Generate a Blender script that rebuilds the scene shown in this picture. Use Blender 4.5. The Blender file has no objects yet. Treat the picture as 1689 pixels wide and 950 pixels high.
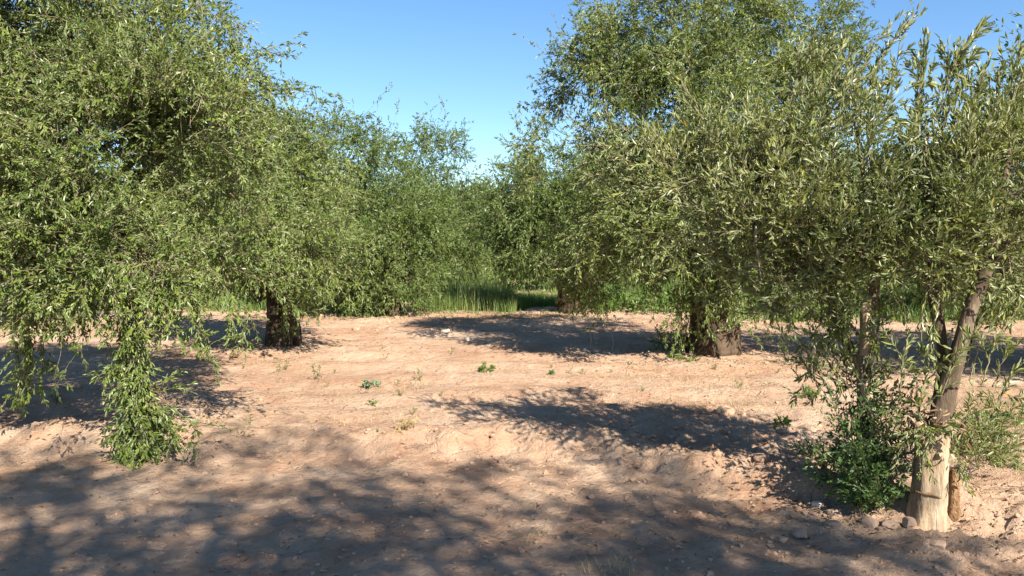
import bpy, math, random
import numpy as np
from mathutils import Vector

# ------------------------------------------------------------------ camera, sky, sun, exposure
scene = bpy.context.scene
COL = scene.collection
CAM_H, PITCH, FPX = 1.6, math.radians(3.27), 1314.0
cam_d = bpy.data.cameras.new('camera'); cam = bpy.data.objects.new('camera', cam_d); COL.objects.link(cam)
cam.location = (0, 0, CAM_H); cam.rotation_euler = (math.radians(90) - PITCH, 0, 0)
cam_d.sensor_width = 36.0; cam_d.lens = 28.0; cam_d.clip_start = 0.05; cam_d.clip_end = 3000
scene.camera = cam

SUN_EL, SUN_AZ = math.radians(39), math.radians(150)        # azimuth clockwise from +Y
TO_SUN = Vector((math.sin(SUN_AZ) * math.cos(SUN_EL), math.cos(SUN_AZ) * math.cos(SUN_EL), math.sin(SUN_EL)))
world = bpy.data.worlds.new('World'); scene.world = world; world.use_nodes = True
wn = world.node_tree.nodes; wl = world.node_tree.links
bg = wn['Background']; sky = wn.new('ShaderNodeTexSky'); sky.sky_type = 'NISHITA'; sky.sun_disc = False
sky.sun_elevation = SUN_EL; sky.sun_rotation = SUN_AZ; sky.altitude = 300; sky.air_density = 1.0
sky.dust_density = 0.15; sky.ozone_density = 4.0
hs_ = wn.new('ShaderNodeHueSaturation'); hs_.inputs['Saturation'].default_value = 1.12
wl.new(sky.outputs[0], hs_.inputs['Color']); wl.new(hs_.outputs[0], bg.inputs[0]); bg.inputs[1].default_value = 0.068
sl = bpy.data.lights.new('sun', 'SUN'); sl.energy = 5.0; sl.angle = math.radians(0.53); sl.color = (1.0, 0.93, 0.82)
so = bpy.data.objects.new('sun', sl); COL.objects.link(so); so.rotation_euler = TO_SUN.to_track_quat('Z', 'Y').to_euler()
vs = scene.view_settings
scene.display_settings.display_device = 'sRGB'
vs.view_transform = 'Standard'; vs.look = 'None'; vs.gamma = 1.0; vs.use_curve_mapping = False; vs.exposure = 1.5
scene.render.engine = 'CYCLES'
cy = scene.cycles
cy.max_bounces = 6; cy.diffuse_bounces = 3; cy.glossy_bounces = 2; cy.transmission_bounces = 3; cy.transparent_max_bounces = 4
cy.use_denoising = True; cy.sample_clamp_indirect = 6.0; cy.caustics_reflective = False; cy.caustics_refractive = False

# ------------------------------------------------------------------ small maths
FWD = np.array([0, math.cos(PITCH), -math.sin(PITCH)]); UPV = np.array([0, math.sin(PITCH), math.cos(PITCH)])


def at(px, py, Y):
    """a point of the place that lies Y metres ahead, from where it stands in the 1689 x 950 photograph"""
    d = np.array([(px - 844.5) / FPX, 0, 0]) + UPV * (-(py - 475) / FPX) + FWD
    return np.array([0, 0, CAM_H]) + d * (Y / d[1])


def unit(v):
    return v / np.maximum(np.linalg.norm(v, axis=-1, keepdims=True), 1e-9)


def vnoise(x, y, s=0):
    x = np.asarray(x, float); y = np.asarray(y, float)
    xi = np.floor(x).astype(np.int64); yi = np.floor(y).astype(np.int64)
    fx = x - xi; fy = y - yi
    fx = fx * fx * fx * (fx * (fx * 6 - 15) + 10); fy = fy * fy * fy * (fy * (fy * 6 - 15) + 10)

    def h(a, b):
        n = (a * 374761393 + b * 668265263 + s * 974711) & 0x7fffffff
        n = ((n ^ (n >> 13)) * 1274126177) & 0x7fffffff
        n = n ^ (n >> 16)
        return (n & 0xffff) / 32767.5 - 1.0
    a = h(xi, yi); b = h(xi + 1, yi); c = h(xi, yi + 1); d = h(xi + 1, yi + 1)
    return (a * (1 - fx) + b * fx) * (1 - fy) + (c * (1 - fx) + d * fx) * fy


def sstep(a, b, x):
    t = np.clip((x - a) / (b - a), 0, 1); return t * t * (3 - 2 * t)


def bank_y(x):
    """the foot of the low bank where the field meets the track"""
    return np.interp(x, [-30, -4.2, 0.6, 1.6, 2.6, 4, 30], [6.6, 6.15, 6.0, 5.05, 4.35, 3.8, 2.0])


def gz(x, y):
    x = np.asarray(x, float); y = np.asarray(y, float)
    b = bank_y(x) + 0.16 * vnoise(x * 1.7, y * 0.2, 5) + 0.06 * vnoise(x * 6, y * .5, 6)
    z = -0.05 + 0.07 * sstep(-0.02, 0.28, y - b)
    z = z + 0.06 * np.exp(-((y - b - 0.38) / 0.25) ** 2)
    near = 1.0 / (1 + (np.maximum(np.hypot(x, y) - 30, 0) / 40))
    z = z + near * (0.035 * vnoise(x * .45, y * .45, 1) + 0.022 * vnoise(x * 1.5, y * 1.5, 2))
    rough = 0.45 + 0.9 * np.exp(-(((x - 1.6) / 1.5) ** 2 + ((y - 6.3) / 1.3) ** 2)) + 0.9 * np.exp(-(((x - 2.9) / 1.0) ** 2 + ((y - 4.4) / 0.9) ** 2)) \
        + 0.5 * np.exp(-((y - b - 0.3) / 0.5) ** 2) + 0.35 * sstep(15, 17, y)
    rough = rough * sstep(80, 25, np.hypot(x, y))
    z = z + rough * (0.022 * vnoise(x * 4, y * 4, 3) + 0.018 * vnoise(x * 9, y * 9, 4) + 0.017 * np.abs(vnoise(x * 15, y * 15, 7)) + 0.012 * vnoise(x * 27, y * 27, 9))
    # watering hollow under the big tree on the left, with its rim
    q = np.hypot((x + 4.5) / 0.75, (y - 7.0) / 0.55)
    z = z - 0.16 * np.exp(-q ** 2) + 0.05 * np.exp(-((q - 1.55) / 0.4) ** 2)
    # little ridges left by the plough, and mounds round the trunks
    z = z + 0.020 * np.sin(y * 7 + 2 * vnoise(x * .5, y * .5, 8)) * sstep(6.5, 8, y) * sstep(18, 12, y)
    for tx, ty, r in ((-3.6, 12.3, .8), (2.8, 10.9, .8), (2.45, 4.75, .35)):
        z = z + 0.07 * np.exp(-((x - tx) ** 2 + (y - ty) ** 2) / r ** 2)
    return z


def ground_at(px, py):
    """where the sight line through a picture point meets the ground"""
    lo, hi = 2.0, 60.0
    for _ in range(40):
        m = (lo + hi) / 2; p = at(px, py, m)
        if p[2] > gz(p[0], p[1]): lo = m
        else: hi = m
    p = at(px, py, lo); return np.array([p[0], p[1], float(gz(p[0], p[1]))])


# ------------------------------------------------------------------ mesh building
class MB:
    """collects vertices and faces (triangles and quads) with a material slot and a tint, builds one mesh"""
    def __init__(s):
        s.v, s.f, s.m, s.t, s.n, s.sm = [], [], [], [], 0, []

    def add(s, V, F, mat=0, tint=0.5, smooth=False):
        V = np.asarray(V, float).reshape(-1, 3)
        F = np.asarray(F, np.int64)
        s.v.append(V); s.f.append(F + s.n); s.m.append(np.full(len(F), mat)); s.sm.append(np.full(len(F), smooth))
        s.t.append(np.broadcast_to(np.asarray(tint, float), (len(V),)).copy()); s.n += len(V)

    def build(s, name, mats, parent=None, origin=(0, 0, 0)):
        V = np.concatenate(s.v) - np.asarray(origin, float)
        me = bpy.data.meshes.new(name)
        me.vertices.add(len(V)); me.vertices.foreach_set('co', V.astype(np.float32).ravel())
        loops = np.concatenate([f.ravel() for f in s.f]); tot = np.concatenate([np.full(len(f), f.shape[1]) for f in s.f])
        me.loops.add(len(loops)); me.loops.foreach_set('vertex_index', loops.astype(np.int32))
        me.polygons.add(len(tot)); me.polygons.foreach_set('loop_start', (np.cumsum(tot) - tot).astype(np.int32))
        me.polygons.foreach_set('material_index', np.concatenate(s.m).astype(np.int32))
        me.polygons.foreach_set('use_smooth', np.concatenate(s.sm).astype(bool))
        at_ = me.attributes.new('tint', 'FLOAT', 'POINT'); at_.data.foreach_set('value', np.concatenate(s.t).astype(np.float32))
        for m in (mats if isinstance(mats, (list, tuple)) else [mats]): me.materials.append(m)
        me.update(calc_edges=True); me.validate()
        o = bpy.data.objects.new(name, me); COL.objects.link(o)
        if parent is not None: o.parent = parent
        else: o.location = origin
        return o


def empty(name, loc, rz=0):
    o = bpy.data.objects.new(name, None); COL.objects.link(o); o.location = loc; o.rotation_euler.z = rz
    o.empty_display_size = 0.3
    return o


def tag(o, label=None, cat=None, group=None, kind=None):
    if label: o['label'] = label
    if cat: o['category'] = cat
    if group: o['group'] = group
    if kind: o['kind'] = kind
    return o


def copy_tree(o, parent=None):
    c = o.copy(); COL.objects.link(c)
    if parent is not None: c.parent = parent
    for ch in o.children: copy_tree(ch, c)
    return c


# ------------------------------------------------------------------ materials
def mat(name):
    m = bpy.data.materials.new(name); m.use_nodes = True
    nt = m.node_tree; nt.nodes.clear()
    out = nt.nodes.new('ShaderNodeOutputMaterial')
    return m, nt, out


def N(nt, kind, **kw):
    n = nt.nodes.new(kind)
    for k, v in kw.items():
        if k in n.inputs.keys(): n.inputs[k].default_value = v
        else: setattr(n, k, v)
    return n


def ramp(nt, stops, interp='LINEAR'):
    r = nt.nodes.new('ShaderNodeValToRGB'); r.color_ramp.interpolation = interp
    e = r.color_ramp.elements
    e[0].position, e[0].color = stops[0][0], (*stops[0][1], 1); e[1].position, e[1].color = stops[-1][0], (*stops[-1][1], 1)
    for p, c in stops[1:-1]:
        k = e.new(p); k.color = (*c, 1)
    return r


def leaf_mat(name, stops, under, trans=0.28, rough=0.44, tcol=(0.16, 0.2, 0.03)):
    m, nt, out = mat(name); L = nt.links
    a = N(nt, 'ShaderNodeAttribute', attribute_name='tint')
    r = ramp(nt, stops); L.new(a.outputs['Fac'], r.inputs[0])
    g = N(nt, 'ShaderNodeNewGeometry')
    mx = N(nt, 'ShaderNodeMix', data_type='RGBA'); mx.inputs[7].default_value = (*under, 1)
    L.new(r.outputs[0], mx.inputs[6])
    k = N(nt, 'ShaderNodeMath', operation='MULTIPLY'); k.inputs[1].default_value = 0.88
    L.new(g.outputs['Backfacing'], k.inputs[0]); L.new(k.outputs[0], mx.inputs[0])
    p = N(nt, 'ShaderNodeBsdfPrincipled', Roughness=rough); p.inputs['Specular IOR Level'].default_value = 0.5
    L.new(mx.outputs[2], p.inputs['Base Color'])
    t = N(nt, 'ShaderNodeBsdfTranslucent')
    tm = N(nt, 'ShaderNodeMix', data_type='RGBA'); tm.inputs[0].default_value = 0.5; tm.inputs[7].default_value = (*tcol, 1)
    L.new(r.outputs[0], tm.inputs[6]); L.new(tm.outputs[2], t.inputs[0])
    s = N(nt, 'ShaderNodeMixShader'); s.inputs[0].default_value = trans
    L.new(p.outputs[0], s.inputs[1]); L.new(t.outputs[0], s.inputs[2]); L.new(s.outputs[0], out.inputs[0])
    return m


YEL = [(0.985, (0.22, 0.21, 0.06)), (0.992, (0.5, 0.28, 0.03)), (1.0, (0.55, 0.30, 0.02))]
LEAF = leaf_mat('olive_leaf', [(0, (0.0360, 0.0792, 0.0100)), (.4, (0.1008, 0.1584, 0.0240)), (.85, (0.2460, 0.3000, 0.0550)), (1, (0.3960, 0.3960, 0.1100))], (0.2400, 0.2880, 0.1200), .36)
LEAF_GREY = leaf_mat('silvery_olive_leaf', [(0, (0.0410, 0.0650, 0.0118)), (.45, (0.1277, 0.1646, 0.0323)), (.8, (0.3420, 0.3528, 0.0931))] + YEL, (0.2964, 0.3248, 0.1617), .34)
LEAF_FAR = leaf_mat('far_olive_leaf', [(0, (0.0336, 0.0717, 0.0120)), (.5, (0.0986, 0.1590, 0.0270)), (1, (0.2352, 0.2856, 0.0600))], (0.1904, 0.2464, 0.0900), .36)
LEAF_SUCKER = leaf_mat('shoot_leaf', [(0, (0.025, 0.066, 0.014)), (.5, (0.068, 0.14, 0.027)), (1, (0.16, 0.24, 0.05))], (0.15, 0.22, 0.1), .32)
LEAF_DRY = leaf_mat('dry_leaf', [(0, (0.10, 0.055, 0.03)), (.5, (0.2, 0.12, 0.06)), (1, (0.38, 0.28, 0.15))], (0.28, 0.21, 0.13), .1, .7, (.3, .2, .08))
GRASS = leaf_mat('grass_blade', [(0, (0.06, 0.12, 0.018)), (.5, (0.12, 0.2, 0.032)), (.85, (0.2, 0.26, 0.06)), (1, (0.38, 0.32, 0.14))], (0.12, 0.2, 0.05), .36, .5, (.2, .32, .03))
STRAW = leaf_mat('straw', [(0, (0.2, 0.13, 0.06)), (.5, (0.42, 0.30, 0.13)), (.85, (0.5, 0.4, 0.2)), (1, (0.2, 0.24, 0.07))], (0.4, 0.3, 0.15), .1, .8, (.4, .3, .1))
THISTLE = leaf_mat('thistle_leaf', [(0, (0.12, 0.17, 0.085)), (1, (0.24, 0.3, 0.17))], (0.26, 0.31, 0.2), .2, .6, (.2, .3, .12))


def bark_mat(name, dark, mid, pale, scale=9, stretch=.22, bump=.8):
    m, nt, out = mat(name); L = nt.links
    tc = N(nt, 'ShaderNodeTexCoord'); mp = N(nt, 'ShaderNodeMapping'); mp.inputs['Scale'].default_value = (1, 1, stretch)
    L.new(tc.outputs['Object'], mp.inputs[0])
    n1 = N(nt, 'ShaderNodeTexNoise', Scale=scale, Detail=9, Roughness=.68); L.new(mp.outputs[0], n1.inputs['Vector'])
    v = N(nt, 'ShaderNodeTexVoronoi', Scale=scale * 2.6, feature='DISTANCE_TO_EDGE'); L.new(mp.outputs[0], v.inputs['Vector'])
    n2 = N(nt, 'ShaderNodeTexNoise', Scale=2.2, Detail=3); L.new(tc.outputs['Object'], n2.inputs['Vector'])
    r = ramp(nt, [(.32, dark), (.5, mid), (.68, pale)])
    ad = N(nt, 'ShaderNodeMath', operation='ADD'); L.new(n1.outputs[0], ad.inputs[0])
    sb = N(nt, 'ShaderNodeMath', operation='MULTIPLY_ADD'); sb.inputs[1].default_value = .45; sb.inputs[2].default_value = -.22
    L.new(n2.outputs[0], sb.inputs[0]); L.new(sb.outputs[0], ad.inputs[1]); L.new(ad.outputs[0], r.inputs[0])
    p = N(nt, 'ShaderNodeBsdfPrincipled', Roughness=.88); p.inputs['Specular IOR Level'].default_value = .2
    L.new(r.outputs[0], p.inputs['Base Color'])
    hs = N(nt, 'ShaderNodeMath', operation='MULTIPLY_ADD'); hs.inputs[1].default_value = .5
    mn = N(nt, 'ShaderNodeMath', operation='MINIMUM'); mn.inputs[1].default_value = .25; L.new(v.outputs['Distance'], mn.inputs[0])
    L.new(mn.outputs[0], hs.inputs[0]); L.new(n1.outputs[0], hs.inputs[2])
    b = N(nt, 'ShaderNodeBump', Strength=bump, Distance=.03); L.new(hs.outputs[0], b.inputs['Height']); L.new(b.outputs[0], p.inputs['Normal'])
    L.new(p.outputs[0], out.inputs[0])
    return m


BARK = bark_mat('olive_bark', (0.020, 0.013, 0.008), (0.05, 0.033, 0.021), (0.105, 0.074, 0.049))
BARK_PALE = bark_mat('weathered_stump_bark', (0.11, 0.072, 0.045), (0.36, 0.265, 0.17), (0.52, 0.41, 0.28), scale=9, stretch=.16, bump=.9)
BARK_STEM = bark_mat('stem_bark', (0.035, 0.024, 0.016), (0.105, 0.075, 0.05), (0.24, 0.185, 0.13), scale=16, stretch=.2, bump=.6)
BARK_BROWN = bark_mat('brown_stub_bark', (0.14, 0.075, 0.035), (0.27, 0.16, 0.085), (0.40, 0.27, 0.15), scale=30, stretch=.5, bump=.9)
TWIG = bark_mat('twig_bark', (0.10, 0.075, 0.045), (0.19, 0.155, 0.09), (0.28, 0.24, 0.15), scale=20, stretch=.3, bump=.2)
DEAD = bark_mat('dead_wood', (0.2, 0.15, 0.11), (0.4, 0.33, 0.27), (0.55, 0.48, 0.4), scale=25, stretch=.2, bump=.4)


def earth_mat(name):
    m, nt, out = mat(name); L = nt.links
    tc = N(nt, 'ShaderNodeTexCoord')
    def noise(s, d=8, r=.6, vec=None):
        n = N(nt, 'ShaderNodeTexNoise', Scale=s, Detail=d, Roughness=r); L.new(vec or tc.outputs['Object'], n.inputs['Vector']); return n
    big, mid, fine = noise(.5, 6), noise(3.1, 9, .65), noise(26, 8, .7)
    r1 = ramp(nt, [(.37, (0.355, 0.205, 0.128)), (.5, (0.435, 0.292, 0.196)), (.63, (0.505, 0.375, 0.272))])
    mixv = N(nt, 'ShaderNodeMath', operation='MULTIPLY_ADD'); mixv.inputs[1].default_value = .55
    hv = N(nt, 'ShaderNodeMath', operation='MULTIPLY'); hv.inputs[1].default_value = .45
    L.new(mid.outputs[0], hv.inputs[0]); L.new(big.outputs[0], mixv.inputs[0]); L.new(hv.outputs[0], mixv.inputs[2]); L.new(mixv.outputs[0], r1.inputs[0])
    r2 = ramp(nt, [(.25, (.62, .55, .5)), (.45, (.98, .97, .96)), (.75, (1.08, 1.07, 1.05))]); L.new(fine.outputs[0], r2.inputs[0])
    mu = N(nt, 'ShaderNodeMix', data_type='RGBA', blend_type='MULTIPLY'); mu.inputs[0].default_value = .8
    L.new(r1.outputs[0], mu.inputs[6]); L.new(r2.outputs[0], mu.inputs[7])
    # specks of dark organic bits
    sp = N(nt, 'ShaderNodeTexVoronoi', Scale=42); L.new(tc.outputs['Object'], sp.inputs['Vector'])
    sc_ = N(nt, 'ShaderNodeSeparateColor'); L.new(sp.outputs['Color'], sc_.inputs[0])
    g1 = N(nt, 'ShaderNodeMath', operation='GREATER_THAN'); g1.inputs[1].default_value = .93; L.new(sc_.outputs[0], g1.inputs[0])
    g2 = N(nt, 'ShaderNodeMath', operation='LESS_THAN'); g2.inputs[1].default_value = .28; L.new(sp.outputs['Distance'], g2.inputs[0])
    g3 = N(nt, 'ShaderNodeMath', operation='MULTIPLY'); L.new(g1.outputs[0], g3.inputs[0]); L.new(g2.outputs[0], g3.inputs[1])
    g4 = N(nt, 'ShaderNodeMath', operation='MULTIPLY'); g4.inputs[1].default_value = .5; L.new(g3.outputs[0], g4.inputs[0])
    ms = N(nt, 'ShaderNodeMix', data_type='RGBA'); ms.inputs[7].default_value = (.2, .12, .07, 1)
    L.new(g4.outputs[0], ms.inputs[0]); L.new(mu.outputs[2], ms.inputs[6])
    p = N(nt, 'ShaderNodeBsdfPrincipled', Roughness=.95); p.inputs['Specular IOR Level'].default_value = .08
    L.new(ms.outputs[2], p.inputs['Base Color'])
    # crumbly relief and dried cracks
    wob = noise(7, 3); wv = N(nt, 'ShaderNodeMix', data_type='RGBA'); wv.inputs[0].default_value = .08
    L.new(tc.outputs['Object'], wv.inputs[6]); L.new(wob.outputs['Color'], wv.inputs[7])
    cr = N(nt, 'ShaderNodeTexVoronoi', Scale=5.5, feature='DISTANCE_TO_EDGE'); L.new(wv.outputs[2], cr.inputs['Vector'])
    cm = N(nt, 'ShaderNodeMapRange'); cm.inputs[2].default_value = .035; L.new(cr.outputs['Distance'], cm.inputs[0])
    msk = ramp(nt, [(.5, (0, 0, 0)), (.62, (1, 1, 1))]); L.new(noise(1.1, 3).outputs[0], msk.inputs[0])
    ck = N(nt, 'ShaderNodeMath', operation='MULTIPLY'); 
    iv = N(nt, 'ShaderNodeMath', operation='SUBTRACT'); iv.inputs[0].default_value = 1; L.new(cm.outputs[0], iv.inputs[1])
    L.new(iv.outputs[0], ck.inputs[0]); L.new(msk.outputs[0], ck.inputs[1])
    mid2 = noise(11, 10, .72)
    h1 = N(nt, 'ShaderNodeMath', operation='MULTIPLY_ADD'); h1.inputs[1].default_value = .35; L.new(fine.outputs[0], h1.inputs[0]); L.new(mid2.outputs[0], h1.inputs[2])
    h2 = N(nt, 'ShaderNodeMath', operation='MULTIPLY_ADD'); h2.inputs[1].default_value = -.18; L.new(ck.outputs[0], h2.inputs[0]); L.new(h1.outputs[0], h2.inputs[2])
    b = N(nt, 'ShaderNodeBump', Strength=.9, Distance=.07); L.new(h2.outputs[0], b.inputs['Height']); L.new(b.outputs[0], p.inputs['Normal'])
    L.new(p.outputs[0], out.inputs[0])
    return m


EARTH = earth_mat('dry_red_earth')


def stone_mat(name, a, b):
    m, nt, out = mat(name); L = nt.links
    tc = N(nt, 'ShaderNodeTexCoord'); n = N(nt, 'ShaderNodeTexNoise', Scale=14, Detail=8, Roughness=.65); L.new(tc.outputs['Object'], n.inputs[0])
    r = ramp(nt, [(.3, a), (.7, b)]); L.new(n.outputs[0], r.inputs[0])
    p = N(nt, 'ShaderNodeBsdfPrincipled', Roughness=.9); L.new(r.outputs[0], p.inputs['Base Color'])
    bp = N(nt, 'ShaderNodeBump', Strength=.5, Distance=.02); L.new(n.outputs[0], bp.inputs['Height']); L.new(bp.outputs[0], p.inputs['Normal'])
    L.new(p.outputs[0], out.inputs[0])
    return m


STONE = stone_mat('dusty_stone', (0.27, 0.175, 0.115), (0.40, 0.275, 0.19))
STONE_PALE = stone_mat('pale_stone', (0.48, 0.36, 0.26), (0.64, 0.52, 0.4))
CLOD = stone_mat('earth_clod', (0.28, 0.17, 0.105), (0.40, 0.262, 0.172))

# ------------------------------------------------------------------ ground
def make_ground():
    def grow(a, b, st, k):
        o = [a]
        while o[-1] < b: st *= k; o.append(o[-1] + st)
        return o
    xs = list(np.arange(-6.3, 6.3, .034)); r = grow(6.3, 700, .036, 1.075); xs = [-q for q in r[::-1]] + xs[1:] + r
    ys = [-q for q in grow(0, 700, .15, 1.12)[::-1]][:-1] + list(np.linspace(0, 2.4, 16))
    y = 2.4
    while y < 21: y += .0062 * y; ys.append(y)
    ys += grow(y, 900, .14, 1.07)[1:]
    X, Y = np.meshgrid(np.array(xs), np.array(ys)); Z = gz(X, Y)
    V = np.stack([X, Y, Z], -1).reshape(-1, 3); nx = len(xs); ny = len(ys)
    i = (np.arange(ny - 1)[:, None] * nx + np.arange(nx - 1)[None]).ravel()
    F = np.stack([i, i + 1, i + nx + 1, i + nx], 1)
    mb = MB(); mb.add(V, F, smooth=True); o = mb.build('ground', EARTH)
    tag(o, kind='structure'); return o


make_ground()

# ------------------------------------------------------------------ plants: tubes, paths, leaves
def tube(mb, pts, rad, sides=10, mat_=0, knob=0.0, flute=0.0, seed=0, res=None, cap=True):
    """one smooth tapering limb through pts"""
    rg = np.random.default_rng(seed)
    P = np.asarray(pts, float); R = np.asarray(rad, float)
    n = res or max(6, 4 * len(P))
    s = np.linspace(0, len(P) - 1, n); i = np.clip(s.astype(int), 0, len(P) - 2); f = (s - i)[:, None]
    Pm = np.concatenate([[2 * P[0] - P[1]], P, [2 * P[-1] - P[-2]]])
    a, b, c, d = Pm[i], Pm[i + 1], Pm[i + 2], Pm[i + 3]
    Q = .5 * (2 * b + (c - a) * f + (2 * a - 5 * b + 4 * c - d) * f ** 2 + (3 * b - a - 3 * c + d) * f ** 3)
    r = np.interp(s, np.arange(len(R)), R)
    T = unit(np.gradient(Q, axis=0)); ref = np.array([0.31, .95, .1]) if abs(T[:, 1]).max() < .9 else np.array([.95, .1, .3])
    U = unit(np.cross(T, ref)); W = np.cross(T, U)
    th = np.linspace(0, 2 * math.pi, sides, endpoint=False)
    ph = rg.uniform(0, 6.28, 4)
    prof = 1 + flute * (np.sin(th * 3 + ph[0])[None] * .5 + np.sin(th * 5 + ph[1] + s[:, None] * .6) * .5) \
        + knob * (np.sin(th * 2 + s[:, None] * 2.6 + ph[2]) * .5 + rg.normal(0, .35, (n, sides)))
    V = Q[:, None] + (r[:, None] * prof)[..., None] * (np.cos(th)[None, :, None] * U[:, None] + np.sin(th)[None, :, None] * W[:, None])
    k = np.arange(n - 1)[:, None] * sides + np.arange(sides)[None]; k2 = np.arange(n - 1)[:, None] * sides + (np.arange(sides)[None] + 1) % sides
    F = np.stack([k, k2, k2 + sides, k + sides], -1).reshape(-1, 4)
    mb.add(V.reshape(-1, 3), F, mat_, .5, True)
    if cap:
        e = V[-1]; c_ = e.mean(0) + T[-1] * r[-1] * .15
        mb.add(np.concatenate([e, [c_]]), [[j, (j + 1) % sides, sides] for j in range(sides)], mat_, .5, False)
    return Q


def paths_from(rg, p0, d0, length, T=6, droop=.12, jit=.14):
    S = len(p0); P = np.empty((S, T, 3)); P[:, 0] = p0; d = unit(d0)
    st = (np.broadcast_to(length, (S,)) / (T - 1))[:, None]; dr = np.broadcast_to(droop, (S,))
    for k in range(1, T):
        d = unit(d + rg.normal(0, jit, (S, 3)) + np.stack([np.zeros(S), np.zeros(S), -dr], 1))
        P[:, k] = P[:, k - 1] + d * st
    return P


def sample(P, si, u):
    T = P.shape[1]; s = np.clip(u, 0, .9999) * (T - 1); i = s.astype(int); f = (s - i)[:, None]
    a, b = P[si, i], P[si, i + 1]
    return a * (1 - f) + b * f, unit(b - a)


def add_twigs(mb, P, r0, mat_=1, sides=3):
    S, T, _ = P.shape
    D = unit(np.gradient(P, axis=1)); ref = np.array([.3, .5, .81]); U = unit(np.cross(D, ref)); W = np.cross(D, U)
    r = (r0 * np.linspace(1, .35, T))[None, :, None, None]; th = np.linspace(0, 2 * math.pi, sides, endpoint=False)
    V = P[:, :, None] + r * (np.cos(th)[None, None, :, None] * U[:, :, None] + np.sin(th)[None, None, :, None] * W[:, :, None])
    base = (np.arange(S) * T * sides)[:, None, None] + (np.arange(T - 1) * sides)[None, :, None]
    j = np.arange(sides)[None, None]; j2 = (j + 1) % sides
    F = np.stack([base + j, base + j2, base + j2 + sides, base + j + sides], -1).reshape(-1, 4)
    mb.add(V.reshape(-1, 3), F, mat_, .5, True)


def add_leaves(mb, rg, B, D, L, W, up=.6, tint=None, shape=6, mat_=0, curl=.12):
    """leaf blades folded along the midrib: B base points, D directions"""
    n = len(B); D = unit(D)
    nr = rg.normal(0, .55, (n, 3)); nr[:, 2] += up
    nr = unit(nr - (nr * D).sum(1, keepdims=True) * D); R = np.cross(D, nr)
    L = (L * rg.uniform(.5, 1.25, n))[:, None]; W = (W * rg.uniform(.8, 1.2, n))[:, None]
    tip = B + D * L - nr * L * curl
    if tint is None: tint = rg.random(n)
    if shape == 6:
        f = W * .25
        V = np.stack([B, B + D * L * .3 + R * W * .45 + nr * f, B + D * L * .68 + R * W * .42 + nr * (f - L * curl * .4), tip,
                      B + D * L * .68 - R * W * .42 + nr * (f - L * curl * .4), B + D * L * .3 - R * W * .45 + nr * f], 1)
        b = np.arange(n)[:, None] * 6
        F = np.concatenate([b + np.array([[0, 1, 2, 3]]), b + np.array([[0, 3, 4, 5]])])
        mb.add(V.reshape(-1, 3), F, mat_, np.repeat(tint, 6))
    else:
        f = W * .25
        V = np.stack([B, B + D * L * .48 + R * W * .5 + nr * f, tip, B + D * L * .48 - R * W * .5 + nr * f], 1)
        b = np.arange(n)[:, None] * 4
        F = np.concatenate([b + np.array([[0, 1, 2]]), b + np.array([[0, 2, 3]])])
        mb.add(V.reshape(-1, 3), F, mat_, np.repeat(tint, 4))


def foliate(mb, rg, P, leafL, leafW, per, u0=.1, shape=6, spread=(.45, 1.0), up=.6, tintb=None, clip=None, floor=None, lift=-.05):
    S = len(P); si = np.repeat(np.arange(S), per); u = u0 + (1 - u0) * rg.random(len(si)) ** .85
    u[::per] = 1.0
    B, T = sample(P, si, u)
    pr = rg.normal(0, 1, B.shape); pr = unit(pr - (pr * T).sum(1, keepdims=True) * T)
    k = rg.uniform(*spread, len(si))[:, None]; k[::per] = .15
    D = T + pr * k; D[:, 2] += lift
    t = rg.random(len(si)) * .42 + (np.repeat(tintb, per) if tintb is not None else rg.random(len(si))) * .58
    t = np.where(rg.random(len(si)) < .006, .97 + .03 * rg.random(len(si)), t * .97)
    if floor is not None:
        ok = B[:, 2] > gz(B[:, 0], B[:, 1]) + floor
        B, D, t = B[ok], D[ok], t[ok]
    add_leaves(mb, rg, B, D, leafL, leafW, up, t, shape)


def sprays(mb, rg, p0, d0, length, droop, leafL, leafW, per, sides_=4, side_len=.18, side_per=12, shape=6, twig_r=.0035, jit=.14, T=6, tintb=None, floor=.02, up=.6, side_twigs=True, lift=-.05, spread=(.45, 1.0)):
    """leafy shoots: a main twig, its side twigs, leaves on both"""
    P = paths_from(rg, p0, d0, length, T, droop, jit)
    if floor is not None: P[:, :, 2] = np.maximum(P[:, :, 2], gz(P[:, :, 0], P[:, :, 1]) + floor)
    add_twigs(mb, P, twig_r)
    foliate(mb, rg, P, leafL, leafW, per, .12, shape, spread, up, tintb, None, floor, lift)
    if sides_:
        S = len(P); si = np.repeat(np.arange(S), sides_); B, Tn = sample(P, si, rg.uniform(.1, .92, len(si)))
        pr = rg.normal(0, 1, B.shape); pr = unit(pr - (pr * Tn).sum(1, keepdims=True) * Tn)
        Q = paths_from(rg, B, Tn * .7 + pr, side_len * rg.uniform(.6, 1.3, len(si)), 4, np.repeat(np.broadcast_to(droop, (S,)), sides_) * .7, jit)
        if side_twigs: add_twigs(mb, Q, twig_r * .5)
        foliate(mb, rg, Q, leafL * .92, leafW, side_per, .05, shape, spread, up, None if tintb is None else np.repeat(tintb, sides_), None, floor, lift)


def sphere_dirs(rg, n):
    return unit(rg.normal(0, 1, (n, 3)))


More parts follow.
